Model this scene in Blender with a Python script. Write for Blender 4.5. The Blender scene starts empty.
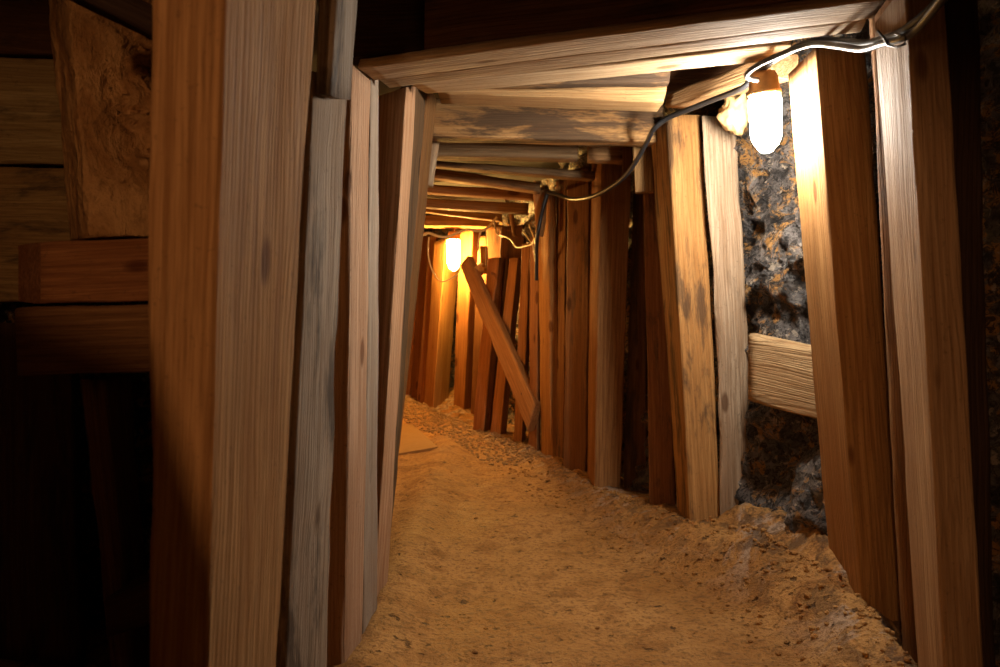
import bpy, math, random
from mathutils import Vector, Matrix, noise
random.seed(7)
SC = bpy.context.scene
COL = SC.collection
F, HX, HY, CAMZ = 800.0, 500.0, 320.0, 1.0      # focal length in px of the 1000x667 frame, horizon row, eye height

def P(px, py, d):
    return Vector(((px - HX) / F * d, d, CAMZ + (HY - py) / F * d))

# ------------------------------------------------------------------ materials
class NT:
    def __init__(self, name):
        m = bpy.data.materials.new(name); m.use_nodes = True
        self.m = m; self.t = m.node_tree; self.t.nodes.clear()
        self.out = self.n('ShaderNodeOutputMaterial')
    def n(self, kind, **kw):
        nd = self.t.nodes.new(kind)
        for k, v in kw.items():
            setattr(nd, k, v)
        return nd
    def put(self, sock, v):
        if hasattr(v, 'is_output') or isinstance(v, bpy.types.NodeSocket):
            self.t.links.new(v, sock)
        elif isinstance(v, (tuple, list)) and sock.type == 'RGBA' and len(v) == 3:
            sock.default_value = (*v, 1)
        else:
            sock.default_value = v
    def math(self, op, a, b=0.0, c=None, clamp=False):
        nd = self.n('ShaderNodeMath', operation=op, use_clamp=clamp)
        self.put(nd.inputs[0], a); self.put(nd.inputs[1], b)
        if c is not None: self.put(nd.inputs[2], c)
        return nd.outputs[0]
    def vmath(self, op, a, b):
        nd = self.n('ShaderNodeVectorMath', operation=op)
        self.put(nd.inputs[0], a); self.put(nd.inputs[1], b)
        return nd.outputs[0]
    def noise(self, vec, scale, detail=2, rough=.5, dist=0):
        nd = self.n('ShaderNodeTexNoise')
        self.put(nd.inputs['Vector'], vec)
        nd.inputs['Scale'].default_value = scale; nd.inputs['Detail'].default_value = detail
        nd.inputs['Roughness'].default_value = rough; nd.inputs['Distortion'].default_value = dist
        return nd.outputs[0]
    def voro(self, vec, scale, feature='F1'):
        nd = self.n('ShaderNodeTexVoronoi', feature=feature)
        self.put(nd.inputs['Vector'], vec); nd.inputs['Scale'].default_value = scale
        return nd.outputs[0]
    def ramp(self, f, a, b, va=0.0, vb=1.0, smooth=True):
        nd = self.n('ShaderNodeMapRange', interpolation_type='SMOOTHSTEP' if smooth else 'LINEAR')
        self.put(nd.inputs[0], f); self.put(nd.inputs[1], a); self.put(nd.inputs[2], b)
        self.put(nd.inputs[3], va); self.put(nd.inputs[4], vb)
        return nd.outputs[0]
    def mix(self, f, a, b, mode='MIX'):
        nd = self.n('ShaderNodeMix', data_type='RGBA', blend_type=mode)
        self.put(nd.inputs[0], f); self.put(nd.inputs[6], a); self.put(nd.inputs[7], b)
        return nd.outputs[2]
    def finish(self, col, rough=.6, bump=None, strength=.4, dist=.01, metal=0.0, spec=.4):
        b = self.n('ShaderNodeBsdfPrincipled')
        self.put(b.inputs['Base Color'], col); self.put(b.inputs['Roughness'], rough)
        b.inputs['Metallic'].default_value = metal
        b.inputs['Specular IOR Level'].default_value = spec
        if bump is not None:
            bp = self.n('ShaderNodeBump'); bp.inputs['Strength'].default_value = strength
            bp.inputs['Distance'].default_value = dist
            self.put(bp.inputs['Height'], bump); self.put(b.inputs['Normal'], bp.outputs[0])
        self.t.links.new(b.outputs[0], self.out.inputs[0])
        return self.m

def wood_material():
    k = NT('sawn_timber')
    oc = k.n('ShaderNodeTexCoord').outputs['Object']
    oi = k.n('ShaderNodeObjectInfo')
    def attr(nm):
        a = k.n('ShaderNodeAttribute', attribute_type='OBJECT', attribute_name=nm); return a.outputs['Fac']
    seed, stain = attr('seed'), attr('stain')
    comb = k.n('ShaderNodeCombineXYZ')
    k.put(comb.inputs[0], k.math('MULTIPLY', seed, .83)); k.put(comb.inputs[1], k.math('MULTIPLY', seed, .57))
    k.put(comb.inputs[2], k.math('MULTIPLY', seed, 3.1))
    pos = k.vmath('ADD', oc, comb.outputs[0])
    # growth rings seen on the sawn faces
    wob = k.noise(k.vmath('MULTIPLY', pos, (2.0, 2.0, .42)), 1.6, 2)
    wob2 = k.noise(k.vmath('MULTIPLY', pos, (9, 9, .9)), 1.0, 2)
    sp = k.n('ShaderNodeSeparateXYZ'); k.put(sp.inputs[0], oc)
    ra = k.math('ADD', k.math('MULTIPLY', sp.outputs[0], .80), k.math('MULTIPLY', sp.outputs[1], .62))
    ra = k.math('ADD', ra, k.math('MULTIPLY', wob, .13)); ra = k.math('ADD', ra, k.math('MULTIPLY', wob2, .022))
    ra = k.math('ADD', ra, k.math('MULTIPLY', k.noise(k.vmath('MULTIPLY', pos, (34, 34, .7)), 1.0, 2), .022))
    ring = k.math('SINE', k.math('MULTIPLY', ra, 640.0))
    ring = k.ramp(ring, .1, 1.0)
    fib = k.noise(k.vmath('MULTIPLY', pos, (85, 85, 2.0)), 1.0, 5, .7)
    fib2 = k.noise(k.vmath('MULTIPLY', pos, (240, 240, 9)), 1.0, 2, .6)
    broad = k.noise(k.vmath('MULTIPLY', pos, (7, 7, 1.1)), 1.0, 3, .6)
    dirt = k.noise(k.vmath('MULTIPLY', pos, (11, 11, 2.4)), 1.0, 5, .7, .4)
    speck = k.noise(pos, 70, 3, .7)
    base = oi.outputs['Color']
    c = k.mix(k.ramp(fib, .3, .72), k.mix(1.0, base, (.58, .49, .41), 'MULTIPLY'), k.mix(1.0, base, (1.18, 1.16, 1.12), 'MULTIPLY'))
    c = k.mix(k.math('MULTIPLY', k.math('MULTIPLY', ring, k.ramp(broad, .35, .65, .05, 1.0)), .42), c, k.mix(1.0, base, (.52, .40, .30), 'MULTIPLY'))
    c = k.mix(k.math('MULTIPLY', k.ramp(broad, .42, .66), .6), c, k.mix(1.0, base, (.72, .60, .50), 'MULTIPLY'))
    c = k.mix(k.math('MULTIPLY', k.ramp(fib2, .55, .75), .25), c, (.06, .035, .02))
    # knots
    kv = k.voro(k.vmath('MULTIPLY', k.vmath('ADD', pos, (.2, .4, 0)), (5.5, 5.5, 2.3)), 1.0)
    kd = k.ramp(kv, .075, .135, 1.0, 0.0)
    c = k.mix(k.math('MULTIPLY', kd, .75), c, k.mix(1.0, base, (.22, .12, .07), 'MULTIPLY'))
    # grime and mineral stain, amount set per timber
    th = k.math('SUBTRACT', .66, k.math('MULTIPLY', stain, .30))
    sm = k.ramp(dirt, th, k.math('ADD', th, .16))
    c = k.mix(k.math('MULTIPLY', sm, k.math('ADD', .45, k.math('MULTIPLY', stain, .4), clamp=True)), c, (.028, .022, .020))
    c = k.mix(k.math('MULTIPLY', k.ramp(speck, .60, .72), .35), c, (.05, .032, .02))
    h = k.math('ADD', k.math('MULTIPLY', fib, .7), k.math('MULTIPLY', ring, -.25))
    h = k.math('ADD', h, k.math('MULTIPLY', fib2, .35)); h = k.math('ADD', h, k.math('MULTIPLY', dirt, .5))
    h = k.math('ADD', h, k.math('MULTIPLY', kd, -.4))
    return k.finish(c, k.ramp(broad, .3, .7, .68, .88), h, .85, .005, spec=.12)

def rough_wood_material():
    k = NT('broken_timber')
    oc = k.n('ShaderNodeTexCoord').outputs['Object']
    oi = k.n('ShaderNodeObjectInfo').outputs['Color']
    a = k.noise(k.vmath('MULTIPLY', oc, (14, 14, 6)), 1.0, 5, .6, .4)
    b = k.noise(oc, 45, 4, .6)
    c = k.mix(k.ramp(a, .35, .65), k.mix(1.0, oi, (.6, .52, .45), 'MULTIPLY'), oi)
    c = k.mix(k.math('MULTIPLY', k.ramp(b, .5, .7), .3), c, (.08, .04, .02))
    return k.finish(c, .8, k.math('ADD', a, k.math('MULTIPLY', b, .35)), 1.0, .04, spec=.1)

def dirt_material():
    k = NT('packed_earth')
    oc = k.n('ShaderNodeTexCoord').outputs['Object']
    big = k.noise(oc, 2.1, 4, .6, .3)
    mid = k.noise(oc, 9, 5, .65, .2)
    fine = k.noise(oc, 55, 4, .7)
    grit = k.noise(oc, 190, 2, .6)
    at = k.n('ShaderNodeAttribute', attribute_name='bank').outputs['Fac']
    c = k.mix(k.ramp(big, .35, .65), (.38, .18, .044), (.52, .28, .09))
    c = k.mix(k.math('MULTIPLY', k.ramp(mid, .46, .66), .75), c, (.27, .115, .028))
    pale = k.math('MULTIPLY', at, k.ramp(k.noise(oc, 4.4, 6, .7, .6), .49, .58))
    c = k.mix(k.math('MULTIPLY', pale, .85), c, (.46, .36, .28))
    dk = k.math('MULTIPLY', at, k.ramp(k.noise(k.vmath('ADD', oc, (3, 8, 1)), 6.5, 5, .75, .6), .47, .60))
    c = k.mix(k.math('MULTIPLY', dk, .75), c, (.06, .035, .022))
    c = k.mix(k.math('MULTIPLY', k.ramp(fine, .48, .64), .6), c, (.12, .052, .016))
    pits = k.ramp(k.noise(oc, 19, 4, .6), .635, .69)
    c = k.mix(k.math('MULTIPLY', pits, .7), c, (.045, .022, .012))
    c = k.mix(k.math('MULTIPLY', k.ramp(grit, .62, .75), .35), c, (.55, .38, .20))
    h = k.math('ADD', k.math('MULTIPLY', mid, .8), k.math('MULTIPLY', fine, .45))
    h = k.math('ADD', h, k.math('MULTIPLY', grit, .12)); h = k.math('ADD', h, k.math('MULTIPLY', pits, -.5))
    return k.finish(c, k.ramp(big, .3, .7, .55, .85), h, 1.0, .035, spec=.3)

def rock_material():
    k = NT('mine_rock')
    oc = k.n('ShaderNodeTexCoord').outputs['Object']
    st = k.vmath('MULTIPLY', oc, (1, 1, .75))
    a = k.noise(st, 6.5, 8, .76, 1.4)
    b = k.noise(k.vmath('ADD', oc, (4, 2, 7)), 8.0, 8, .74, 1.2)
    f = k.noise(oc, 34, 6, .78, 1.0)
    c = k.mix(k.ramp(a, .36, .62), (.012, .010, .010), (.24, .21, .195))
    c = k.mix(k.ramp(b, .52, .57), c, (.50, .25, .07))
    c = k.mix(k.math('MULTIPLY', k.ramp(f, .50, .55), .9), c, (.010, .007, .006))
    c = k.mix(k.math('MULTIPLY', k.ramp(k.noise(oc, 18, 6, .75), .57, .62), .75), c, (.58, .47, .35))
    h = k.math('ADD', k.math('MULTIPLY', a, 1.2), k.math('MULTIPLY', f, .9))
    h = k.math('ADD', h, k.math('MULTIPLY', b, .7)); h = k.math('ADD', h, k.math('MULTIPLY', k.noise(oc, 15, 6, .75, 1.2), .9))
    return k.finish(c, k.ramp(f, .3, .7, .22, .62), h, 1.0, .045, spec=.6)

def plain(name, col, rough=.5, metal=0.0, var=.25, sc=40):
    k = NT(name)
    oc = k.n('ShaderNodeTexCoord').outputs['Object']
    nz = k.noise(oc, sc, 3, .6)
    c = k.mix(nz, tuple(v * (1 - var) for v in col), tuple(min(1, v * (1 + var)) for v in col))
    return k.finish(c, rough, nz, .15, .003, metal)

def glow(name, col, strength):
    k = NT(name)
    e = k.n('ShaderNodeEmission'); e.inputs[0].default_value = (*col, 1); e.inputs[1].default_value = strength
    k.t.links.new(e.outputs[0], k.out.inputs[0]); return k.m

WOOD, BROKEN, DIRT, ROCK = wood_material(), rough_wood_material(), dirt_material(), rock_material()
BRASS = plain('aged_brass', (.50, .27, .10), .45, .6)
STEEL = plain('galvanised_wire', (.55, .55, .55), .35, .9)
RUBBER = plain('black_rubber', (.022, .022, .024), .42)
GREYSHEATH = plain('grey_cable_sheath', (.085, .085, .09), .36)
WIREY = plain('cream_wire_sheath', (.55, .42, .22), .5)
NAIL = plain('rusty_nail', (.05, .03, .02), .6, .4)
PEBBLE = plain('gravel_stone', (.27, .16, .065), .75, 0, .6, 25)
DARK_ROCK = plain('dark_rock', (.035, .028, .022), .9, 0, .5, 9)  # near-black rock colour for the whole ceiling
SLAB = plain('buff_flagstone', (.30, .165, .05), .8, 0, .2, 30)
BULB_WHITE = glow('lit_frosted_jar', (1.0, .92, .80), 395.0)
BULB_AMBER = glow('lit_amber_jar', (1.0, .52, .12), 560.0)
FILL_GOLD = glow('golden_fill_glow', (1.0, .50, .14), 170.0)  # glow of the added fill lamp behind the left posts
BULB_WARM = glow('lit_warm_jar', (1.0, .54, .26), 560.0)

# ------------------------------------------------------------------ object helpers
def tag(o, label, cat, group=None, kind=None):
    if label: o['label'] = label
    if cat: o['category'] = cat
    if group: o['group'] = group
    if kind: o['kind'] = kind
    return o

def mesh_obj(name, verts, faces, mat, parent=None, smooth=True, mw=None):
    me = bpy.data.meshes.new(name); me.from_pydata([tuple(v) for v in verts], [], faces); me.update()
    me.materials.append(mat)
    if smooth: me.polygons.foreach_set('use_smooth', [True] * len(me.polygons))
    o = bpy.data.objects.new(name, me); COL.objects.link(o)
    if mw is not None: o.matrix_world = mw
    if parent is not None: o.parent = parent
    return o

def empty(name, loc):
    o = bpy.data.objects.new(name, None); o.empty_display_size = .1; COL.objects.link(o); o.location = loc; return o

_seed = [0]
def prism(name, lo, hi, label, cat, tint, stain=.35, rough=1.0, group=None, mat=None, wane=.5, rnd=.006, parent=None, sq=None):
    """A sawn timber: four edges run from lo[i] to hi[i]; worn, slightly bowed, rounded edges."""
    _seed[0] += 1; s = _seed[0] * 3.717
    c0 = sum(lo, Vector()) / 4; c1 = sum(hi, Vector()) / 4
    # keep winding consistent
    if (lo[1] - lo[0]).cross(lo[2] - lo[1]).dot(c1 - c0) < 0:
        lo, hi = lo[::-1], hi[::-1]
    z = (c1 - c0); L = z.length; z.normalize()
    x = (lo[1] - lo[0]); x = (x - z * x.dot(z)).normalized(); y = z.cross(x)
    R = Matrix((x, y, z)).transposed()
    mw = Matrix.Translation(c0) @ R.to_4x4(); inv = mw.inverted()
    lo = [inv @ v for v in lo]; hi = [inv @ v for v in hi]
    N = max(4, min(46, int(L / .045)))
    def section(t):
        q = [lo[i].lerp(hi[i], t) for i in range(4)]
        pts = []
        for i in range(4):
            p, a, b = q[i], q[i - 1], q[(i + 1) % 4]
            da, db = (a - p), (b - p); la, lb = da.length, db.length
            da /= la; db /= lb
            zz = t * L
            w = noise.noise(Vector((i * 5.3 + s, zz * 3.1, s)))
            w = max(0, w - .12) * wane * .035 + rnd * (.8 + .5 * noise.noise(Vector((s, i * 9.1, zz * 11))))
            w = min(w, la * .28, lb * .28)
            pts += [p + da * min(w * 2.2, la * .42), p + da * w + db * w * .12, p + da * w * .12 + db * w, p + db * min(w * 2.2, lb * .42)]
            pts.append(p.lerp(b, .5))
        return pts
    verts, faces = [], []
    for j in range(N + 1):
        t = j / N; pts = section(t); c = sum(pts, Vector()) / len(pts)
        bow = Vector((noise.noise(Vector((s, t * 1.3, 1))), noise.noise(Vector((s, t * 1.3, 9))), 0)) * .006 * rough
        for p in pts:
            n = (p - c); n.z = 0; n.normalize()
            d = noise.noise(Vector((p.x * 9 + s, p.y * 9, t * L * 4))) * .004 + noise.noise(Vector((p.x * 40 + s, p.y * 40, t * L * 12))) * .0016
            e = 0
            if j in (0, N): e = noise.noise(Vector((p.x * 30, p.y * 30, s + j))) * .006 * rough
            verts.append(p + n * d * rough + bow + Vector((0, 0, e)))
    m = 20
    for j in range(N):
        for i in range(m):
            a, b = j * m + i, j * m + (i + 1) % m
            faces.append((a, b, b + m, a + m))
    faces.append(tuple(range(m - 1, -1, -1))); faces.append(tuple(N * m + i for i in range(m)))
    o = mesh_obj(name, verts, faces, mat or WOOD, parent, True, mw)
    me = o.data
    me.polygons[-1].use_smooth = False; me.polygons[-2].use_smooth = False
    o.color = (*[c * .78 for c in tint], 1); o['seed'] = s % 17.0; o['stain'] = stain
    if cat: tag(o, label, cat, group)
    return o

def line_at_z(a, b, z):
    t = (z - a.z) / (b.z - a.z); return a.lerp(b, t)

def edge(e):                                   # (x_low, y_low, x_high, y_high, depth[, depth_high])
    d0 = e[4]; d1 = e[5] if len(e) > 5 else d0
    return P(e[0], e[1], d0), P(e[2], e[3], d1)

def post(name, A, B, C, z0, z1, label, tint, cat='post', **kw):
    """Upright timber from three of its edges; C may be a (dx, dy) thickness instead."""
    a, b = edge(A), edge(B)
    if len(C) == 2:
        off = Vector((C[0], C[1], 0)); c = (b[0] + off, b[1] + off)
    else: c = edge(C)
    lo = [line_at_z(*k, z0) for k in (a, b, c)]; hi = [line_at_z(*k, zt) for k, zt in zip((a, b, c), z1 if isinstance(z1, tuple) else (z1, z1, z1))]
    lo.append(lo[0] + lo[2] - lo[1]); hi.append(hi[0] + hi[2] - hi[1])
    return prism(name, lo, hi, label, cat, tint, **kw)

def bar(name, A, B, C, label, tint, cat='roof timber', ext=(0, 0), **kw):
    """Lying timber from three edges; each edge (x0, y0, d0, x1, y1, d1); C may be an offset vector from B."""
    def e(k): return P(*k[:3]), P(*k[3:6])
    a, b = e(A), e(B)
    if len(C) == 3:
        off = Vector(C); c = (b[0] + off, b[1] + off)
    else: c = e(C)
    lo = [a[0], b[0], c[0]]; hi = [a[1], b[1], c[1]]
    lo.append(lo[0] + lo[2] - lo[1]); hi.append(hi[0] + hi[2] - hi[1])
    ax = (hi[1] - lo[1]).normalized()
    lo = [v - ax * ext[0] for v in lo]; hi = [v + ax * ext[1] for v in hi]
    return prism(name, lo, hi, label, cat, tint, **kw)

def smooth_path(pts, n=8):
    out = []
    for i in range(len(pts) - 1):
        p0 = pts[max(i - 1, 0)]; p1 = pts[i]; p2 = pts[i + 1]; p3 = pts[min(i + 2, len(pts) - 1)]
        for j in range(n):
            t = j / n
            out.append(.5 * ((2 * p1) + (p2 - p0) * t + (2 * p0 - 5 * p1 + 4 * p2 - p3) * t * t + (3 * p1 - p0 - 3 * p2 + p3) * t ** 3))
    out.append(pts[-1]); return out

def tube_geo(pts, r, seg=8, taper=None):
    verts, faces = [], []
    up = Vector((.13, .2, .97))
    for i, p in enumerate(pts):
        d = (pts[min(i + 1, len(pts) - 1)] - pts[max(i - 1, 0)]).normalized()
        u = d.cross(up)
        if u.length < .05: u = d.cross(Vector((1, 0, 0)))
        u.normalize(); v = d.cross(u)
        rr = r * (taper(i / (len(pts) - 1)) if taper else 1)
        for k in range(seg):
            a = 2 * math.pi * k / seg
            verts.append(p + u * math.cos(a) * rr + v * math.sin(a) * rr)
    for i in range(len(pts) - 1):
        for k in range(seg):
            a, b = i * seg + k, i * seg + (k + 1) % seg
            faces.append((a, b, b + seg, a + seg))
    faces.append(tuple(range(seg - 1, -1, -1))); faces.append(tuple((len(pts) - 1) * seg + k for k in range(seg)))
    return verts, faces

def tube(name, pxs, r, mat, label, cat, parent=None, seg=8, group=None):
    pts = smooth_path([P(*q) for q in pxs])
    v, f = tube_geo(pts, r, seg)
    c = sum(pts, Vector()) / len(pts)
    o = mesh_obj(name, [q - c for q in v], f, mat, parent, True, Matrix.Translation(c))
    if cat: tag(o, label, cat, group)
    return o

def lathe(name, prof, mat, parent=None, seg=28, loc=(0, 0, 0)):
    verts, faces = [], []
    for r, z in prof:
        for k in range(seg):
            a = 2 * math.pi * k / seg
            verts.append((r * math.cos(a), r * math.sin(a), z))
    for i in range(len(prof) - 1):
        for k in range(seg):
            a, b = i * seg + k, i * seg + (k + 1) % seg
            faces.append((a, b, b + seg, a + seg))
    faces.append(tuple(range(seg - 1, -1, -1))); n = (len(prof) - 1) * seg
    faces.append(tuple(n + k for k in range(seg)))
    o = mesh_obj(name, verts, faces, mat, parent); o.location = loc; return o

def merge(geos):
    V, Fc = [], []
    for v, f in geos:
        n = len(V); V += v; Fc += [tuple(i + n for i in q) for q in f]
    return V, Fc

# ------------------------------------------------------------------ the ground and the rock
WB = [(1.02, -2.0), (1.02, .5), (1.06, 1.75), (1.12, 2.49), (.97, 3.2), (.84, 3.46), (.54, 4.45), (.34, 5.3), (.14, 5.8), (-.34, 6.93), (-.66, 7.8), (-1.2, 8.7), (-2.6, 9.1)]
def wall_dist(x, y):
    best = None
    for (x0, y0), (x1, y1) in zip(WB, WB[1:]):
        dx, dy = x1 - x0, y1 - y0
        t = max(0, min(1, ((x - x0) * dx + (y - y0) * dy) / (dx * dx + dy * dy)))
        qx, qy = x0 + dx * t, y0 + dy * t
        d = math.hypot(x - qx, y - qy); side = dx * (y - y0) - dy * (x - x0)   # >0 : left of the direction of travel = inside
        if best is None or d < abs(best) - 1e-9: best = d if side > 0 else -d
    return best
def lerp_tab(tab, v):
    if v <= tab[0][0]: return tab[0][1]
    for (a, va), (b, vb) in zip(tab, tab[1:]):
        if v <= b: return va + (vb - va) * (v - a) / (b - a)
    return tab[-1][1]
BANK = [(1.0, .05), (1.75, .09), (2.49, .165), (3.1, .19), (3.46, .16), (4.45, .09), (5.3, .11), (6.2, .14), (7.2, .10), (7.8, .17), (9, .26)]
PATH = [(3.0, 0.0), (4.5, .02), (6, .07), (7.2, .09), (9, .22)]
WIDE = [(1.7, .22), (2.6, .30), (3.2, .30), (3.5, .26), (4.5, .24), (5.3, .2), (7, .15)]
def floor_z(x, y):
    s = wall_dist(x, y); w = lerp_tab(WIDE, y)
    s2 = s + .05 * noise.noise(Vector((x * 3, y * 3, 2)))
    t = max(0, min(1, 1 - s2 / w)); t = t * t * (3 - 2 * t)
    zp, zb = lerp_tab(PATH, y), lerp_tab(BANK, y)
    z = zp + (zb - zp) * t
    if s < 0 and y < 2.55: z -= min(.16, -s * 1.6) * min(1, (2.6 - y) * 4)
    if s < 0 and 2.6 < y < 3.4: z += min(.08, -s * .8)
    lx = -.40 + .02 * noise.noise(Vector((y * 2, 0, 0)))                    # low berm at the feet of the left posts
    if y > 2.1: z += .045 * math.exp(-((x - lx) / .13) ** 2)
    rgh = .25 + .75 * t
    z -= .022 * t + .006
    z += noise.fractal(Vector((x * 3.2, y * 3.2, 0)), 1.0, 2.0, 3) * .013
    z += noise.fractal(Vector((x * 9, y * 9, 4)), .9, 2.1, 4) * .019 * rgh
    z += abs(noise.noise(Vector((x * 27, y * 27, 8)))) * .016 * rgh
    return z, t
def build_floor():
    nx, ny = 220, 520; x0, x1 = -2.6, 1.9
    verts, faces, bank = [], [], []
    for j in range(ny):
        y = -2.4 + 12.0 * (j / (ny - 1)) if False else -2.4 + 12.0 * ((j / (ny - 1)) ** 1.0)
        for i in range(nx):
            u = i / (nx - 1)
            x = x0 + (x1 - x0) * u
            z, t = floor_z(x, y); verts.append((x, y, z)); bank.append(t)
    for j in range(ny - 1):
        for i in range(nx - 1):
            a = j * nx + i; faces.append((a, a + 1, a + 1 + nx, a + nx))
    o = mesh_obj('floor', verts, faces, DIRT); o['kind'] = 'structure'
    at = o.data.attributes.new('bank', 'FLOAT', 'POINT'); at.data.foreach_set('value', bank)
build_floor()

def poly_points(poly, step):
    out = []
    for (x0, y0), (x1, y1) in zip(poly, poly[1:]):
        L = math.hypot(x1 - x0, y1 - y0); n = max(1, int(L / step))
        for i in range(n): out.append((x0 + (x1 - x0) * i / n, y0 + (y1 - y0) * i / n))
    out.append(poly[-1]); return out
def rock_wall(name, poly, z0, z1, inward, step=.045, amp=.10, flare=0.0, fine=None, mat=None):
    pts = poly_points(poly, step)
    if fine: pts = [p for p in pts if p[1] < fine[0]] + [p for p in poly_points(poly, .02) if fine[0] <= p[1] <= fine[1]] + [p for p in pts if p[1] > fine[1]]
    nz = int((z1 - z0) / (.02 if fine else step))
    verts, faces = [], []
    for i, (x, y) in enumerate(pts):
        a, b = pts[max(0, i - 4)], pts[min(len(pts) - 1, i + 4)]
        t = Vector((b[0] - a[0], b[1] - a[1], 0)).normalized(); n = Vector((-t.y, t.x, 0)) * inward
        for j in range(nz + 1):
            z = z0 + (z1 - z0) * j / nz; p = Vector((x, y, z))
            d = noise.fractal(p * 2.6, .9, 2.1, 4) * amp * 1.2
            d += (.5 - abs(noise.noise(p * 6.5 + Vector((3, 1, 5))))) * amp * .7
            d += (.5 - abs(noise.noise(p * 14.0 + Vector((0, 0, 2))))) * amp * .65
            d += (.5 - abs(noise.noise(p * 29.0))) * amp * .40 + noise.noise(p * 55.0) * amp * .10
            if flare: d += flare * max(0, 1 - (z + .1) / .75) ** 1.6
            verts.append(p + n * d)
    m = nz + 1
    for i in range(len(pts) - 1):
        for j in range(nz):
            q = (i * m + j, (i + 1) * m + j, (i + 1) * m + j + 1, i * m + j + 1)
            faces.append(q if inward < 0 else q[::-1])
    o = mesh_obj(name, verts, faces, mat or ROCK); o['kind'] = 'structure'; return o
rock_wall('wall_right', [(1.6, -2.2), (1.6, 1.2), (1.55, 2.3), (1.36, 2.75), (1.22, 3.1), (1.12, 3.55), (1.0, 4.1), (.86, 4.8), (.66, 5.5), (.5, 6.2), (.3, 7.0), (0, 7.9), (-.3, 8.9), (-1.0, 9.3), (-2.5, 9.5)], -.3, 2.3, 1, .06, .10, .20, (2.2, 3.9))
rock_wall('wall_left', [(-.55, 1.42), (-.64, 1.75), (-.74, 2.3), (-.85, 2.8), (-.95, 3.4), (-.95, 5), (-1.2, 6.3), (-1.9, 7.6), (-2.45, 8.4), (-2.5, 9.5)], -.3, 2.3, -1, .06, .06, mat=DIRT)
rock_wall('wall_niche', [(-2.1, -2.2), (-2.1, 1.2), (-2.05, 2.62), (-1.1, 2.62), (-.80, 2.5), (-.69, 1.9), (-.57, 1.42)], -.3, 2.3, -1, .06, .03)
rock_wall('wall_back', [(-2.2, -2.25), (1.7, -2.25)], -.3, 2.3, 1, .08, .06)
def build_ceiling():
    nx, ny = 60, 160; verts, faces = [], []
    for j in range(ny):
        for i in range(nx):
            x, y = -2.7 + 4.6 * i / (nx - 1), -2.5 + 12.2 * j / (ny - 1)
            z = 2.16 + noise.fractal(Vector((x * 2.4, y * 2.4, 7)), .9, 2.1, 4) * .06; verts.append((x, y, z))
    for j in range(ny - 1):
        for i in range(nx - 1):
            a = j * nx + i; faces.append((a, a + nx, a + 1 + nx, a + 1))
    o = mesh_obj('ceiling', verts, faces, DARK_ROCK); o['kind'] = 'structure'
build_ceiling()

# ------------------------------------------------------------------ timber tints (the wood's own colours)
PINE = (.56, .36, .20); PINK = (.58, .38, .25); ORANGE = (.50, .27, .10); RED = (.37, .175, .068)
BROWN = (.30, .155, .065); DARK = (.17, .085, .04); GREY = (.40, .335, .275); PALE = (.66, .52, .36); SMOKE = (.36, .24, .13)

# right-hand side, near to far
post('support_post', (917, 667, 871, 0, 1.985), (944, 667, 905, 0, 1.75), (.092, .01), -.10, 1.735,
     'nearest right post with narrow brightly lit inner face, grey cable tied near its top', (.52, .34, .19), stain=.15)
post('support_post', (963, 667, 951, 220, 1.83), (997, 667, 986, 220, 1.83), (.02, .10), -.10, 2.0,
     'upright timber at the right edge, coloured dark as shade on the nearest right post', (.055, .03, .018), stain=.4)  # near-black tint paints the shadow on the near post's right half
post('support_post', (830, 566, 785, 55, 2.78), (861, 590, 815, 50, 2.49), (911, 645, 866, 60, 2.49), -.05, 1.85,
     'thick post just right of the white lamp, pale knotted inner face, brown front', ORANGE, stain=.22)
post('support_post', (677, 510, 650, 130, 3.70), (689, 515, 667, 100, 3.46), (720, 503, 701.5, 110, 3.46), .02, 1.885,
     'square sawn golden post left of the grey weathered plank near the white lamp', (.56, .31, .115), stain=.6)
post('lagging_plank', (720.5, 503, 701, 110, 3.40), (749, 480, 734, 110, 3.44), (.03, .09), .06, 1.87,
     'grey weathered plank with ragged edges, nailed close beside the golden square post', (.50, .38, .27), cat='plank', stain=.35, rough=3.0, wane=2.2)
bar('lagging_board', (748.5, 333, 3.22, 822, 349, 2.88), (748.5, 402, 3.22, 826, 421, 2.88), (.05, .012, 0),
    'short pale horizontal board bridging the rock gap below the white lamp', (.60, .43, .24), cat='board', ext=(0, .06), stain=.3)
post('lagging_plank', (649, 496, 643, 185, 3.95), (675, 500, 660, 185, 3.90), (.02, .07), .05, 1.95,
     'dark brown plank tucked behind the left side of the golden square post', RED, cat='plank', stain=.5)
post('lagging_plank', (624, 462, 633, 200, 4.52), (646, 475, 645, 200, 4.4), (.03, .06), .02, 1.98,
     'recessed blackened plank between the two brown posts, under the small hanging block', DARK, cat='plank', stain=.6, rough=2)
bar('hanging_block', (632.5, 146, 3.80, 634, 192, 3.80), (652.5, 146, 3.80, 653, 191, 3.80), (.01, .05, 0),
    'small pale offcut hanging upright under the roof timbers beside the golden post', (.52, .33, .15), cat='block', stain=.1)
bar('hanging_block', (621.5, 143, 4.10, 622.5, 178, 4.10), (632, 143, 4.10, 631.5, 178, 4.10), (.01, .06, 0),
    'small brown offcut beside the pale hanging block, above the long straight brown post', BROWN, cat='block', stain=.2)
post('support_post', (587, 478, 591, 180, 4.72), (594, 486, 601.5, 150, 4.45), (621.5, 470, 632, 150, 4.45), .0, 1.93,
     'long straight brown post with a lit yellow left edge, midway down the right side', (.40, .20, .075), stain=.18)
post('lagging_plank', (563, 459, 566, 200, 5.0), (586, 462, 589, 200, 4.86), (.03, .06), .03, 1.93,
     'wide dark plank touching the left side of the post with the lit yellow edge', BROWN, cat='plank', stain=.5, rough=1.6)
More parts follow.
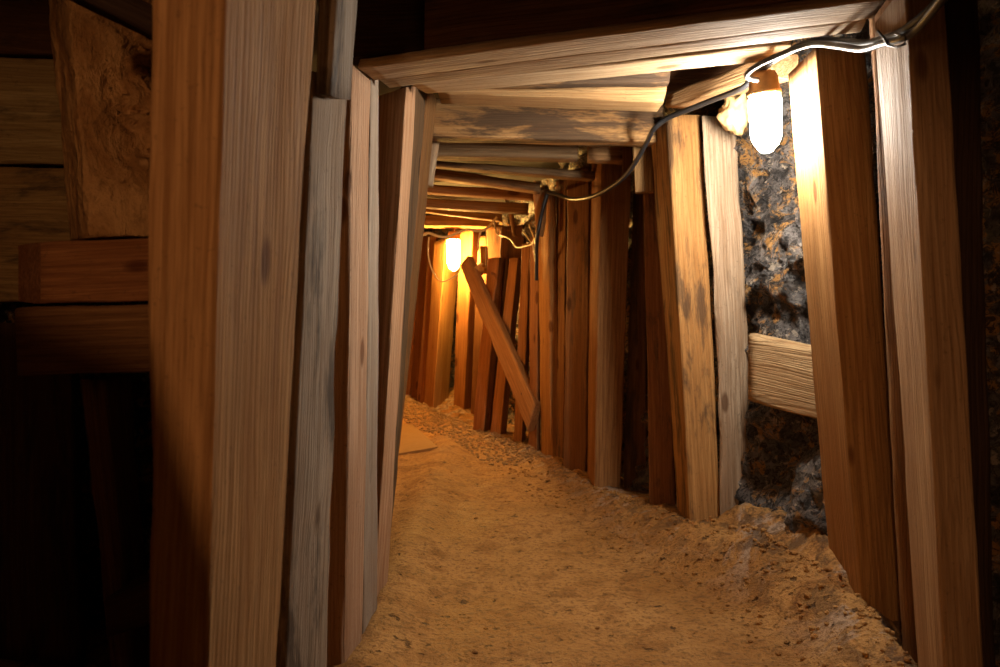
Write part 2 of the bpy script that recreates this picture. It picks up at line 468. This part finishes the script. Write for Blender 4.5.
post('lagging_plank', (552, 456, 556, 200, 5.35), (563, 458, 566, 200, 5.2), (.03, .06), .03, 1.93,
     'narrow dark plank right of the thin golden post where the black cable turns down', BROWN, cat='plank', stain=.5)
post('support_post', (541, 452, 537, 195, 5.55), (551, 455, 547.5, 195, 5.3), (560, 455, 556, 195, 5.3), .03, 1.83,
     'thin golden post with the black cable stapled down its left side', (.52, .28, .10), stain=.15)
post('lagging_plank', (903, 667, 869, 0, 2.3), (930, 667, 893, 0, 2.22), (.03, .06), -.1, 1.98,
     'plank added to darken the gap between the nearest right post and the thick one behind', BROWN, cat='plank', stain=.4)  # brown plank added to darken the gap where bare rock showed
# far boarded wall
post('lagging_plank', (528, 446, 530, 240, 5.65), (537, 447, 538.5, 240, 5.55), (.03, .06), .03, 1.58,
     'narrow reddish plank just left of the thin golden post', RED, cat='plank', stain=.25)
post('lagging_plank', (513, 437, 522, 245, 5.92), (522, 439, 530.5, 245, 5.85), (.03, .08), .03, 1.56,
     'leaning plank half hidden behind the lower end of the diagonal brace', RED, cat='plank', stain=.2)
post('lagging_plank', (490, 432, 509, 258, 6.25), (500.5, 433, 517.5, 258, 6.15), (.05, .10), .05, 1.48,
     'short leaning plank crossed by the middle of the diagonal brace, lit along its top', (.46, .22, .08), cat='plank', stain=.2)
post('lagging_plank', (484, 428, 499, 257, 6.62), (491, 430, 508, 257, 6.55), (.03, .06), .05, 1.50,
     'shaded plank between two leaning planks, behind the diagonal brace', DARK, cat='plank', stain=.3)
post('lagging_plank', (473, 425, 487, 257, 6.55), (484, 427, 498.5, 257, 6.45), (.05, .11), .08, 1.505,
     'short leaning plank with a flat sawn top, right of the round log end', (.46, .21, .075), cat='plank', stain=.25)
post('lagging_plank', (453, 417, 458.5, 257, 7.70), (463.5, 418, 471.5, 257, 7.58), (.08, .13), .04, 1.86,
     'upright plank behind the top end of the diagonal brace, next to the amber lamp', (.48, .23, .08), cat='plank', stain=.25)
post('lagging_plank', (470, 415, 477, 260, 7.5), (486, 415, 492, 260, 7.4), (.03, .06), .1, 1.78,
     'shadowed tall plank behind the round log end', BROWN, cat='plank', stain=.4)
post('support_post', (424, 403, 434.5, 240, 7.95), (433, 407, 446, 240, 7.72), (449, 391, 460.5, 240, 8.25), .1, 1.78,
     'corner post under the amber lamp, its right face glowing yellow', (.55, .30, .10), stain=.15)
post('lagging_plank', (417, 397, 429, 240, 8.15), (424, 400, 436, 240, 8.05), (.02, .07), .1, 1.86,
     'plank standing against the left of the glowing corner post', RED, cat='plank', stain=.2)
post('lagging_plank', (411, 391, 421, 240, 8.45), (418.5, 394, 429, 240, 8.35), (.02, .07), .1, 1.88,
     'third plank from the left edge of the far boarded end wall', BROWN, cat='plank', stain=.25)
post('lagging_plank', (400, 386, 411.5, 238, 8.62), (411, 389, 421, 238, 8.5), (.03, .07), .1, 1.9,
     'broad reddish plank second from the left in the far end wall', RED, cat='plank', stain=.2)
post('lagging_plank', (389, 383, 402, 238, 8.85), (399.5, 385, 411, 238, 8.7), (.03, .07), .1, 1.92,
     'orange lit plank leftmost in the far end wall', ORANGE, cat='plank', stain=.1)
# diagonal brace with its nails
br = bar('brace_board', (459.5, 266.5, 6.72, 528, 432, 5.50), (467.5, 256, 6.72, 535.5, 405, 5.50), (.045, .055, .0),
         'diagonal board leaning across the short planks below the amber lamp', (.50, .26, .095), cat='brace', stain=.15)
def nail(parent, px, py, d, r=.009):
    p = parent.matrix_world.inverted() @ P(px, py, d)
    v, f = tube_geo([p + (parent.matrix_world.to_3x3().inverted() @ Vector((0, y, 0))) for y in (-.006, -.003, .03)], r, 8, lambda t: 1 if t < .7 else .5)
    return mesh_obj('nail', v, f, NAIL, parent)
for q in ((494.5, 331.5, 6.15), (495, 342.5, 6.12), (522, 394, 5.66), (521, 404, 5.66)): nail(br, *q)

# left-hand side, near to far
post('support_post', (148, 667, 149, 0, 1.15), (207, 667, 225, 0, 1.15), (276, 667, 317, 0, 1.42), -.1, 1.93,
     'massive foreground post on the left, reddish front face and grey-brown inner face', (.49, .275, .115), stain=.12, rnd=.004)
bar('hanging_block', (316, -10, 1.52, 316, 96, 1.52), (336.5, -10, 1.52, 331.5, 97, 1.52), P(352, 99, 1.70) - P(331.5, 97, 1.52),
    'weathered grey timber end hanging down above the cracked plank at top left', (.32, .265, .21), cat='block', ext=(.12, 0), stain=.7, rough=1.6)
post('lagging_plank', (284, 667, 311.5, 97, 1.56), (325, 667, 346, 97, 1.76), (-.06, .012), -.05, 1.49,
     'grey weathered cracked plank between the foreground post and the pinkish post', (.42, .335, .255), cat='plank', stain=.7, rough=2.2, wane=1.2)
post('support_post', (325, 667, 338, 72, 2.25), (344.5, 667, 352.5, 72, 2.25), (362, 650, 371.5, 84, 2.42), -.05, 1.722,
     'pinkish pale post holding up the left end of the low sloping roof timber', PINK, stain=.12)
post('lagging_plank', (363.5, 645, 372, 84, 2.46), (378, 645, 379.5, 84, 2.66), (-.05, .02), -.05, 1.80,
     'narrow bluish-grey plank pressed behind the pinkish post', (.47, .40, .33), cat='plank', stain=.3)
post('support_post', (345, 600, 372, 88, 2.84), (373, 600, 406.5, 88, 2.72), (386, 600, 415.5, 91, 2.95), -.05, (1.79, 1.79, 1.86),
     'reddish-brown post with a thin pale lit edge, leaning inward third on the left', (.60, .37, .22), stain=.12)
post('lagging_plank', (383, 600, 416.5, 91, 3.02), (388, 560, 427.5, 91, 3.26), (-.06, .02), -.02, 1.95,
     'coarse bark-textured plank behind the thin pale edge on the left', (.17, .11, .06), cat='plank', stain=.5, rough=4.0, wane=2.0)
post('support_post', (382, 560, 428, 92, 3.32), (389, 540, 438.5, 92, 3.62), (-.10, .02), -.02, 1.99,
     'brown leaning post farthest of the left row, behind the bark-textured plank', (.30, .155, .06), stain=.3, rough=2)
bar('hanging_block', (432.5, 135.5, 3.82, 424.5, 185, 3.82), (440.5, 136.5, 3.82, 432.5, 186.5, 3.82), (.0, .05, 0),
    'pale clean offcut fixed at the top of the farthest left post', PALE, cat='block', stain=.02)

# roof timbers, near to far
bar('cap_timber', (360, 57.5, 2.27, 890, -13, 1.87), (358, 67.5, 2.27, 888, -2, 1.87), (375, 80.5, 2.42, 872, 19, 2.02),
    'nearest low cap timber rising from the pinkish post to the nearest right post', (.60, .46, .31), stain=.15)
bar('cap_timber', (426, -60, 2.23, 900, -130, 1.84), (424, 53, 2.23, 896, -19, 1.84), (.0, .12, .0),
    'deep dark reddish timber lying on top of the nearest cap timber', DARK, stain=.4)
bar('cap_timber', (384, 60, 2.45, 866, 0, 2.06), (378, 80, 2.45, 866, 20, 2.06), (.03, .10, 0),
    'cap timber pressed behind the nearest low one, its grooved underside brightening to the right', (.60, .45, .29), stain=.25)
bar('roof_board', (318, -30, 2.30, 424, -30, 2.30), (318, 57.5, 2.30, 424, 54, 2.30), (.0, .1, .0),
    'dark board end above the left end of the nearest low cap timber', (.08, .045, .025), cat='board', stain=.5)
bar('cap_timber', (408, 60, 2.70, 792, 20, 2.58), (409.5, 83.5, 2.70, 790, 47, 2.58), (.05, .13, 0),
    'second cap timber, its pale underside running towards the white lamp', (.62, .47, .30), stain=.15)
bar('cap_timber', (438, 50, 3.02, 672, 56, 3.05), (439, 86, 3.02, 670, 82, 3.05), (0, .12, 0),
    'black-stained knotted roof timber just behind the cap timber that meets the white lamp', (.44, .27, .13), stain=.95)
bar('cap_timber', (438, 89, 3.06, 667, 83.5, 3.10), (439, 93.5, 3.06, 664, 101, 3.10), (0, .16, .0),
    'pale-edged sagging plank under the black-stained knotted roof timber', (.62, .42, .21), stain=.25)
bar('cap_timber', (434, 100, 3.62, 652, 102, 3.62), (432, 137.5, 3.62, 650, 142, 3.62), (.0, .12, .0),
    'broad roof timber mottled with black stains spanning between the posts', (.56, .33, .14), stain=.85, ext=(.05, .05))
bar('cap_timber', (438, 138, 4.12, 578, 142, 4.12), (436, 156, 4.12, 578, 158.5, 4.12), (.0, .12, .0),
    'smoky grey roof timber behind the broad mottled one, cut short on the right', SMOKE, stain=.5, ext=(.08, 0))
bar('hanging_block', (589, 144, 4.12, 626, 145, 4.12), (589, 160, 4.12, 626, 162, 4.12), (.0, .1, .0),
    'short brown block lying on top of the post with the lit yellow edge', (.42, .24, .11), cat='block', stain=.25)
bar('cap_timber', (436, 160.5, 4.62, 596, 172, 4.62), (436, 166, 4.62, 596, 180, 4.62), (.0, .11, .0),
    'thin roof plank slanting down to the right, fourth under the ceiling', SMOKE, stain=.5, ext=(.06, 0))
bar('cap_timber', (434, 168, 5.15, 540, 183, 5.15), (434, 178, 5.15, 540, 192, 5.15), (.0, .11, .0),
    'slanting roof timber with a pale lit edge just above the thin golden post', (.44, .27, .13), stain=.4, ext=(.06, 0))
bar('cap_timber', (424, 184, 5.62, 533, 189, 5.62), (423, 192, 5.62, 533, 199, 5.62), (.0, .11, .0),
    'reddish roof timber beneath the slanting pale-edged one', RED, stain=.4, ext=(.06, .02))
bar('cap_timber', (420, 198, 6.15, 526, 203, 6.15), (419, 207, 6.15, 526, 213, 6.15), (.0, .11, .0),
    'brown roof timber third from the far end of the tunnel', BROWN, stain=.4, ext=(.1, .02))
bar('cap_timber', (416, 203, 6.75, 500, 212, 6.75), (415, 210, 6.75, 500, 221, 6.75), (.0, .1, .0),
    'brown roof timber second from the far end of the tunnel', (.42, .25, .11), stain=.3, ext=(.1, .02))
bar('cap_timber', (414, 214, 7.25, 496, 217, 7.25), (413, 225, 7.25, 496, 227, 7.25), (.0, .2, .0),
    'farthest roof timber directly above the amber lamp, its underside glowing', (.48, .28, .11), stain=.2, ext=(.1, .02))
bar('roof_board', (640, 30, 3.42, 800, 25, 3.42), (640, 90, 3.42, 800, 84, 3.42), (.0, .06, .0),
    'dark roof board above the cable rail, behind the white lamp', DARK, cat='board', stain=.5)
bar('side_rail', (667, 93, 3.35, 748, 60, 2.95), (665.5, 106.5, 3.35, 747, 84, 2.95), (.10, .03, 0),
    'horizontal timber rail above the white lamp carrying the cable along the right side', (.58, .36, .18), cat='rail', ext=(0, .12), stain=.15)
# far roof clutter
post('timber_stub', (534, 235, 532, 193, 5.25), (540, 235, 546, 190, 5.22), (.03, .04), 1.55, 1.85,
     'chipped orange stub at the head of the thin golden post', (.50, .25, .09), cat='block', stain=.35, rough=2.5, wane=2)
post('wood_splinter', (512, 236, 507, 210, 6.3), (515, 236, 511, 210, 6.3), (.02, .03), 1.66, 1.87,
     'thin lit splinter of wood hanging among dark roof boards near the wires', (.55, .32, .12), cat='splinter', stain=.05)
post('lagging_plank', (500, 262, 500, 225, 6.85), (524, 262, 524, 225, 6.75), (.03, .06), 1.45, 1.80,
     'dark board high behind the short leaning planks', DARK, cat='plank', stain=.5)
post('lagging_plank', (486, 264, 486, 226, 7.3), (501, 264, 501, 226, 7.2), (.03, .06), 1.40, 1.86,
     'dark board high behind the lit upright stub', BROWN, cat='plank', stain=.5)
post('timber_stub', (480, 270, 480, 247, 6.92), (486, 270, 486, 247, 6.9), (.02, .05), 1.40, 1.64,
     'short lit upright stub above the round log end', (.55, .33, .13), cat='block', stain=.05)
# round log end
def log(px, py, d, r, L):
    p = P(px, py, d)
    v, f = tube_geo([p + Vector((.02 * t, L * t, .05 * t)) for t in (0, .03, .1, .3, .5, .75, 1)], r, 18, lambda t: 1 + .04 * math.sin(t * 17))
    o = mesh_obj('log', [q - p for q in v], f, WOOD, None, True, Matrix.Translation(p))
    o.data.polygons[-1].use_smooth = o.data.polygons[-2].use_smooth = False
    o.color = (.52, .32, .13, 1); o['seed'] = 3.3; o['stain'] = .1
    tag(o, 'cut round log end poking out beside the top of the diagonal brace', 'log')
log(478.5, 271, 6.62, .047, .35)
tube('bent_stick', [(491, 273, 6.3), (495, 275, 6.3), (497, 281, 6.3), (495, 290, 6.32), (493, 302, 6.35)], .011, BROKEN,
     'small bent stick in front of the short planks right of the round log end', 'stick').color = (.3, .14, .06, 1)

# dark niche at the left edge
def rough_post():
    o = post('rough_post', (68, 232, 45, 0, 2.08), (87, 232, 66, 0, 1.92), (176, 232, 160, 0, 2.0), 1.205, 2.05,
         'broad broken-faced timber standing on the blocks at far left', (.66, .36, .14), cat='post', mat=BROKEN, stain=.2)
    me = o.data
    import bmesh
    bm = bmesh.new(); bm.from_mesh(me)
    bmesh.ops.subdivide_edges(bm, edges=[e for e in bm.edges if e.calc_length() > .02], cuts=5, use_grid_fill=True)
    bm.normal_update()
    for v in bm.verts:
        w = o.matrix_world @ v.co
        q = Vector((w.x * 13, w.y * 13, w.z * 11))
        q += Vector((noise.noise(q * .9), 0, noise.noise(q * .9 + Vector((9, 0, 0))))) * .6
        a = noise.voronoi(q * 1.15 + Vector((0, 0, 3)))[0][0] * 1.1 + noise.voronoi(q * 2.3)[0][0] * .6 + noise.fractal(q * 2.2, .8, 2, 4) * .35 - .5
        k = .1 + .9 * max(0, min(1, (w.x + 1.0 - (2.05 - w.z) * .09) / .05 + .5))
        k *= min(1, max(.15, (w.z - 1.24) * 4))
        v.co -= v.normal * a * .085 * k
    bm.to_mesh(me); bm.free()
    me.polygons.foreach_set('use_smooth', [True] * len(me.polygons))
rough_post()
bar('timber_block', (41, 243, 1.86, 170, 237, 1.80), (41, 305, 1.86, 170, 299, 1.80), P(18, 302, 2.05) - P(41, 305, 1.86),
    'upper timber block stacked at far left under the broken-faced timber', (.40, .175, .07), cat='block', stain=.2)
bar('timber_block', (16, 308, 1.9, 170, 303, 1.83), (16, 377, 1.9, 170, 371, 1.83), (-.01, .17, 0),
    'lower timber block in shadow at far left under the upper block', BROWN, cat='block', stain=.3)
post('support_post', (102, 600, 78, 372, 1.95), (125, 600, 104, 372, 1.95), (.02, .1), 0.0, .855,
     'dim leaning post below the stacked blocks at far left', BROWN, stain=.4)
bar('timber_block', (105, 600, 1.75, 175, 570, 1.75), (105, 640, 1.75, 175, 615, 1.75), (0, .15, 0),
    'dim tilted timber lying low behind the foreground post at lower left', DARK, cat='block', stain=.4)
bar('lagging_board', (-60, 52, 2.5, 78, 60, 2.36), (-60, 160, 2.5, 78, 164, 2.36), (.0, .05, 0),
    'upper wide horizontal board at the left edge behind the broken-faced timber', (.50, .37, .17), cat='board', stain=.35)
bar('lagging_board', (-60, 164, 2.5, 84, 168, 2.36), (-60, 300, 2.5, 84, 302, 2.36), (.0, .05, 0),
    'lower wide horizontal board at the left edge behind the broken-faced timber', (.44, .29, .12), cat='board', stain=.55)
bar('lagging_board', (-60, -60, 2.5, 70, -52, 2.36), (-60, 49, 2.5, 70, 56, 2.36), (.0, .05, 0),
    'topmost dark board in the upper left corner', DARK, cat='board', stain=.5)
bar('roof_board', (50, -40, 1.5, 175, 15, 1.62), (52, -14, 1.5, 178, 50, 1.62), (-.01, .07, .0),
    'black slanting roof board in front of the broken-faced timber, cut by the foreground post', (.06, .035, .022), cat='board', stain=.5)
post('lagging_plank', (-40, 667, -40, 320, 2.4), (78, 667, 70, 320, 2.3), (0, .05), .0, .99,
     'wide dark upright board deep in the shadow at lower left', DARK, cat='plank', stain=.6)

# unseen timbers added beside and behind the camera to block the warm lamp
def world_post(name, x, y, w, d, z0, z1, label, tint, lean=(0, 0), cat='post', **kw):
    lo = [Vector((x, y, z0)), Vector((x + w, y, z0)), Vector((x + w, y + d, z0)), Vector((x, y + d, z0))]
    hi = [Vector((p.x + lean[0], p.y + lean[1], z1)) for p in lo]
    return prism(name, lo, hi, label, cat, tint, **kw)
_lo = [Vector((-1.05, .30, -.05)), Vector((-.12, .30, -.05)), Vector((-.12, .40, -.05)), Vector((-1.05, .40, -.05))]
_hi = [Vector((-1.02, .30, 1.44)), Vector((-.475, .30, 1.20)), Vector((-.475, .40, 1.20)), Vector((-1.02, .40, 1.44))]
prism('lagging_plank', _lo, _hi, 'added unseen plank at the left, cut obliquely to cast shadow', 'plank', BROWN, stain=.3)  # added plank, cut to cast the slanting shadow at lower left
_lo = [Vector((-1.3, -.35, 1.80)), Vector((-1.3, -.35, 2.0)), Vector((-1.3, -.2, 2.0)), Vector((-1.3, -.2, 1.80))]
prism('cap_timber', _lo, [Vector((1.25, v.y, v.z - .36)) for v in _lo], 'added unseen cap timber overhead, sloped to cast shadow', 'roof timber', BROWN, stain=.3)  # added cap, tilted to keep lamp light off the upper timbers

# ------------------------------------------------------------------ lamps
def jar_profile(r, h):
    pts = [(r * .86, 0), (r * .98, -.01)]
    for i in range(6): pts.append((r * (1 - .01 * i), -h * .12 - h * .1 * i))
    for i in range(1, 13):
        a = i / 12 * math.pi / 2; pts.append((max(.002, r * .95 * math.cos(a)), -h * .64 - (h * .36) * math.sin(a)))
    return pts[::-1]
def lamp(loc, r, h, glowmat, label, stem=.05, tilt=(0, 0), wires=4, seg=28):
    root = empty('mine_lamp', loc); root.rotation_euler = (tilt[0], tilt[1], 0)
    tag(root, label, 'lamp', None)
    lathe('glass_jar', jar_profile(r, h), glowmat, root, seg)
    lathe('lamp_socket', [(r * .9, .0), (r * 1.02, .004), (r * 1.02, .016), (r * .94, .02), (r * .86, .06), (r * .70, .078), (.02, .084)], BRASS, root, seg)
    lathe('stem', [(.014, .082), (.014, .082 + stem), (.028, .082 + stem), (.028, .09 + stem)], BRASS, root, 12)
    geos = []
    R = r * 1.07
    for k in range(wires):
        a = 2 * math.pi * k / wires + .5
        prof = [(R, .012), (R, -h * .3), (R, -h * .64)] + [(R * math.cos(q * math.pi / 16), -h * .64 - h * .40 * math.sin(q * math.pi / 16)) for q in range(1, 9)]
        pts = [Vector((max(q, 0) * math.cos(a), max(q, 0) * math.sin(a), zz)) for q, zz in prof]
        geos.append(tube_geo(pts, .0016, 5))
    v, f = merge(geos); mesh_obj('wire_guard', v, f, STEEL, root)
    return root
lamp(P(764.5, 96, 2.70), .054, .185, BULB_WHITE, 'bright white jar lamp in a brass socket hanging before the rock gap', .035, (.05, -.06))
lamp(P(453.5, 240, 7.40), .062, .28, BULB_AMBER, 'glowing amber jar lamp at the far end of the tunnel', .02)
lamp((-.42, -1.15, 1.72), .045, .13, BULB_WARM, 'warm jar lamp overhead behind the photographer, outside the photograph', .10)

lamp((-.66, 5.25, 1.36), .05, .15, FILL_GOLD, 'added golden fill lamp, unseen behind the row of left posts', .05)  # added unseen lamp, throws fill light on the far planks and brace

# ------------------------------------------------------------------ cables
c1 = tube('power_cable', [(962, -30, 1.45), (938, 4, 1.56), (918, 28, 1.66), (903, 38, 1.71), (884, 43, 1.80), (862, 49, 1.95), (838, 46, 2.10), (815, 44, 2.25), (792, 50, 2.36), (768, 60, 2.44), (750, 70, 2.50), (747, 77, 2.55), (757, 80, 2.62)], .0085, GREYSHEATH,
          'shiny grey cable drooping from the nearest right post into the white lamp socket', 'cable')
v, f = tube_geo([P(*q) for q in ((878, 31, 1.79), (884, 38, 1.77), (888, 45, 1.76), (897, 47, 1.72), (905, 44, 1.69), (906, 36, 1.69), (896, 34, 1.73))], .003, 6)
mesh_obj('cable_tie', v, f, RUBBER, c1)
c1.data.transform(Matrix.Identity(4))
ct = [o for o in bpy.data.objects if o.name.startswith('cable_tie')][0]; ct.matrix_parent_inverse = c1.matrix_world.inverted()
tube('power_cable', [(968, -36, 1.50), (943, -2, 1.60), (906, 30, 1.74), (885, 39, 1.86), (862, 44, 2.02), (838, 41, 2.18), (812, 42, 2.34), (790, 51, 2.48), (770, 63, 2.62), (752, 78, 2.78), (742, 88, 2.85), (715, 99, 3.05), (690, 109, 3.2), (668, 118, 3.33), (654, 129, 3.4), (647, 142, 3.5), (638, 158, 3.6), (625, 176, 3.75), (608, 189, 3.95), (590, 197, 4.2), (572, 199, 4.6), (558, 195, 4.95), (548, 192.5, 5.12)], .011, RUBBER,
     'thick black cable along the rail, sagging past the golden post into the tunnel', 'cable')
tube('power_cable', [(548, 192.5, 5.13), (546, 198, 5.13), (542, 212, 5.13), (538, 232, 5.14), (536.5, 245, 5.2), (536.5, 262, 5.3), (536.5, 280, 5.35)], .013, RUBBER,
     'black cable hanging straight down beside the head of the thin golden post', 'cable')
tube('wire', [(404, 243, 6.42), (412, 242.5, 6.25), (420, 237, 6.38), (428, 233, 6.38), (436, 235.5, 6.38), (446, 237, 6.38), (456, 233.5, 6.38), (467, 229.5, 6.40), (478, 231, 6.42), (486, 229, 6.42), (492, 223, 6.42), (497, 217, 6.42)], .011, WIREY,
     'cream cable strung across above the amber lamp', 'wire')
tube('wire', [(429, 237, 6.40), (428, 252, 6.40), (431, 267, 6.40), (437, 278, 6.40), (443, 281.5, 6.38), (450, 279, 6.38), (457, 274.5, 6.38), (460, 268, 6.38)], .006, WIREY,
     'wire hanging in a loop left of the amber lamp', 'wire')
tube('wire', [(494, 221, 6.30), (496, 231, 6.25), (499, 235, 6.4), (506, 237, 6.2), (511, 240, 6.1), (515, 246, 6.0), (519, 247.5, 5.9), (526, 246, 5.7), (532, 244.5, 5.5)], .006, WIREY,
     'thin crooked wire running right over the short leaning planks', 'wire')
tube('wire', [(523.5, 232, 5.6), (528, 238, 5.55), (532.5, 243.5, 5.5), (534, 238, 5.4), (531, 230, 5.4), (529, 224, 5.4)], .006, WIREY,
     'kinked loose wire ends near the head of the thin golden post', 'wire')
tube('wire', [(481, 231, 6.42), (479.5, 236, 6.42), (478.5, 243, 6.42), (478.7, 250, 6.42)], .008, WIREY,
     'short pale wire end dangling above the round log end', 'wire')
tube('wire', [(486, 230, 6.42), (486, 245, 6.42), (485.8, 258, 6.42), (486, 266, 6.42)], .004, WIREY,
     'long thin wire hanging right of the round log end', 'wire')
tube('wire', [(533, 245, 5.48), (534, 256, 5.46), (536, 266, 5.46), (538.5, 272, 5.46)], .004, WIREY,
     'thin wire trailing down the left edge of the thin golden post', 'wire')

# ------------------------------------------------------------------ stones, slab, gravel
def stone(px, py, d, sx, sy, sz, label, mat=ROCK, seed=0, tint=None, name='stone'):
    import bmesh
    bm = bmesh.new(); bmesh.ops.create_icosphere(bm, subdivisions=4, radius=1)
    for v in bm.verts:
        n = v.co.normalized(); q = n * 1.5 + Vector((seed, 0, 0))
        k = 1 + .35 * noise.fractal(q, .8, 2, 4) - .25 * abs(noise.noise(q * 2.3))
        v.co = Vector((n.x * sx, n.y * sy, n.z * sz)) * k
    me = bpy.data.meshes.new(name); bm.to_mesh(me); bm.free(); me.materials.append(mat)
    me.polygons.foreach_set('use_smooth', [True] * len(me.polygons))
    o = bpy.data.objects.new(name, me); COL.objects.link(o); o.location = P(px, py, d); tag(o, label, 'stone'); return o
OCHRE = plain('ochre_stone', (.55, .36, .16), .55, 0, .5, 14)
stone(735, 114, 3.22, .062, .06, .085, 'ochre lump of rock wedged left of the white lamp above the grey plank', OCHRE, 2)
def slab():
    a = [P(390, 429, 7.0), P(412, 427, 7.0), P(438, 446, 5.7), P(392, 450, 5.6)]
    pts = [Vector((q.x, q.y, floor_z(q.x, q.y)[0])) for q in a]
    n = 14; top = []
    for j in range(n + 1):
        for i in range(n + 1):
            u, w = i / n, j / n
            p = pts[0].lerp(pts[1], u).lerp(pts[3].lerp(pts[2], u), w)
            e = min(u, 1 - u, w, 1 - w)
            top.append(Vector((p.x, p.y, p.z + .004 + (.006 if e > .02 else 0) + .003 * noise.noise(p * 9))))
    V = top + [p - Vector((0, 0, .05)) for p in top]; m = n + 1; Fc = []
    for j in range(n):
        for i in range(n):
            q = (j * m + i, j * m + i + 1, (j + 1) * m + i + 1, (j + 1) * m + i)
            Fc.append(q[::-1]); Fc.append(tuple(k + m * m for k in q))
    ring = [i for i in range(m)] + [j * m + n for j in range(1, m)] + [n * m + i for i in range(n - 1, -1, -1)] + [j * m for j in range(n - 1, 0, -1)]
    for a_, b_ in zip(ring, ring[1:] + ring[:1]): Fc.append((a_, b_, b_ + m * m, a_ + m * m))
    c = sum(V, Vector()) / len(V)
    o = mesh_obj('flagstone', [p - c for p in V], Fc, SLAB, None, False, Matrix.Translation(c))
    tag(o, 'flat buff slab set in the floor left of the path near the far end', 'slab')
slab()
ICO = None
def pebbles(name, n, pick, r0, r1, label, cat, mat=PEBBLE):
    import bmesh
    bm = bmesh.new(); bmesh.ops.create_icosphere(bm, subdivisions=1, radius=1)
    bv = [v.co.copy() for v in bm.verts]; bf = [tuple(v.index for v in f.verts) for f in bm.faces]; bm.free()
    V, Fc = [], []
    while n > 0:
        x, y = pick()
        n -= 1
        z = floor_z(x, y)[0]; r = r0 + (r1 - r0) * random.random() ** 4; s = random.random() * 50
        ex = Vector((random.uniform(.7, 1.3), random.uniform(.7, 1.3), random.uniform(.45, .8))); rot = Matrix.Rotation(random.random() * 6, 3, 'Z')
        b = len(V)
        for c in bv:
            k = 1 + .35 * noise.noise(c * 1.3 + Vector((s, 0, 0)))
            V.append(rot @ Vector((c.x * ex.x, c.y * ex.y, c.z * ex.z)) * r * k + Vector((x, y, z + r * .22)))
        Fc += [tuple(i + b for i in q) for q in bf]
    o = mesh_obj(name, V, Fc, mat, None, False); tag(o, label, cat, None, 'stuff')
def along(y0, y1, s0, s1):
    def pick():
        while True:
            y = random.uniform(y0, y1); x = lerp_tab([(b, a) for a, b in WB], y) - random.uniform(-.05, 1) ** 2 * (s1 - s0) - s0
            if True: return x, y
    return pick
pebbles('gravel', 5000, along(5.3, 8.6, .0, .42), 0.004, .018, 'loose gravel spilled along the foot of the far boarded wall', 'gravel')
pebbles('rubble', 2600, along(1.9, 5.3, -.02, .36), .0015, .014, 'crumbly clods of earth along the bank at the foot of the right posts', 'rubble', DIRT)
def onpath():
    y = random.uniform(2.2, 5.5); return random.uniform(-.4, .75), y
pebbles('grit', 260, onpath, .002, .009, 'scattered small clods and grit on the trodden path', 'grit', DIRT)

GROUPS = {'support_post': 'squared timber posts along the tunnel', 'lagging_plank': 'upright lagging planks behind the posts', 'cap_timber': 'roof timbers across the tunnel',
          'hanging_block': 'offcuts under the roof timbers', 'lagging_board': 'horizontal wall boards', 'timber_block': 'timbers stacked in the dark niche',
          'power_cable': 'black and grey power cables', 'wire': 'thin wires around the far lamp', 'mine_lamp': 'jar lamps of the mine', 'timber_stub': 'short timber stubs'}
for o in COL.objects:
    g = GROUPS.get(o.name.split('.')[0])
    if g and o.parent is None: o['group'] = g

# ------------------------------------------------------------------ camera, world, view
cam = bpy.data.cameras.new('camera'); cam.sensor_width = 36; cam.lens = 36 * F / 1000
cam.shift_y = -(333.5 - HY) / 1000; cam.clip_start = .02
cam.dof.use_dof = True; cam.dof.focus_distance = 3.0; cam.dof.aperture_fstop = 4.5
co = bpy.data.objects.new('camera', cam); COL.objects.link(co); co.location = (0, 0, CAMZ); co.rotation_euler = (math.pi / 2, 0, 0)
SC.camera = co
w = bpy.data.worlds.new('world'); SC.world = w; w.use_nodes = True
w.node_tree.nodes['Background'].inputs[0].default_value = (1, .6, .3, 1); w.node_tree.nodes['Background'].inputs[1].default_value = .0
SC.view_settings.view_transform = 'Standard'; SC.view_settings.look = 'None'; SC.view_settings.gamma = 1
SC.view_settings.use_curve_mapping = False; SC.view_settings.exposure = 0.0
try:
    SC.cycles.use_denoising = True; SC.cycles.max_bounces = 8; SC.cycles.diffuse_bounces = 6
    SC.cycles.sample_clamp_indirect = 4.0
except Exception: pass
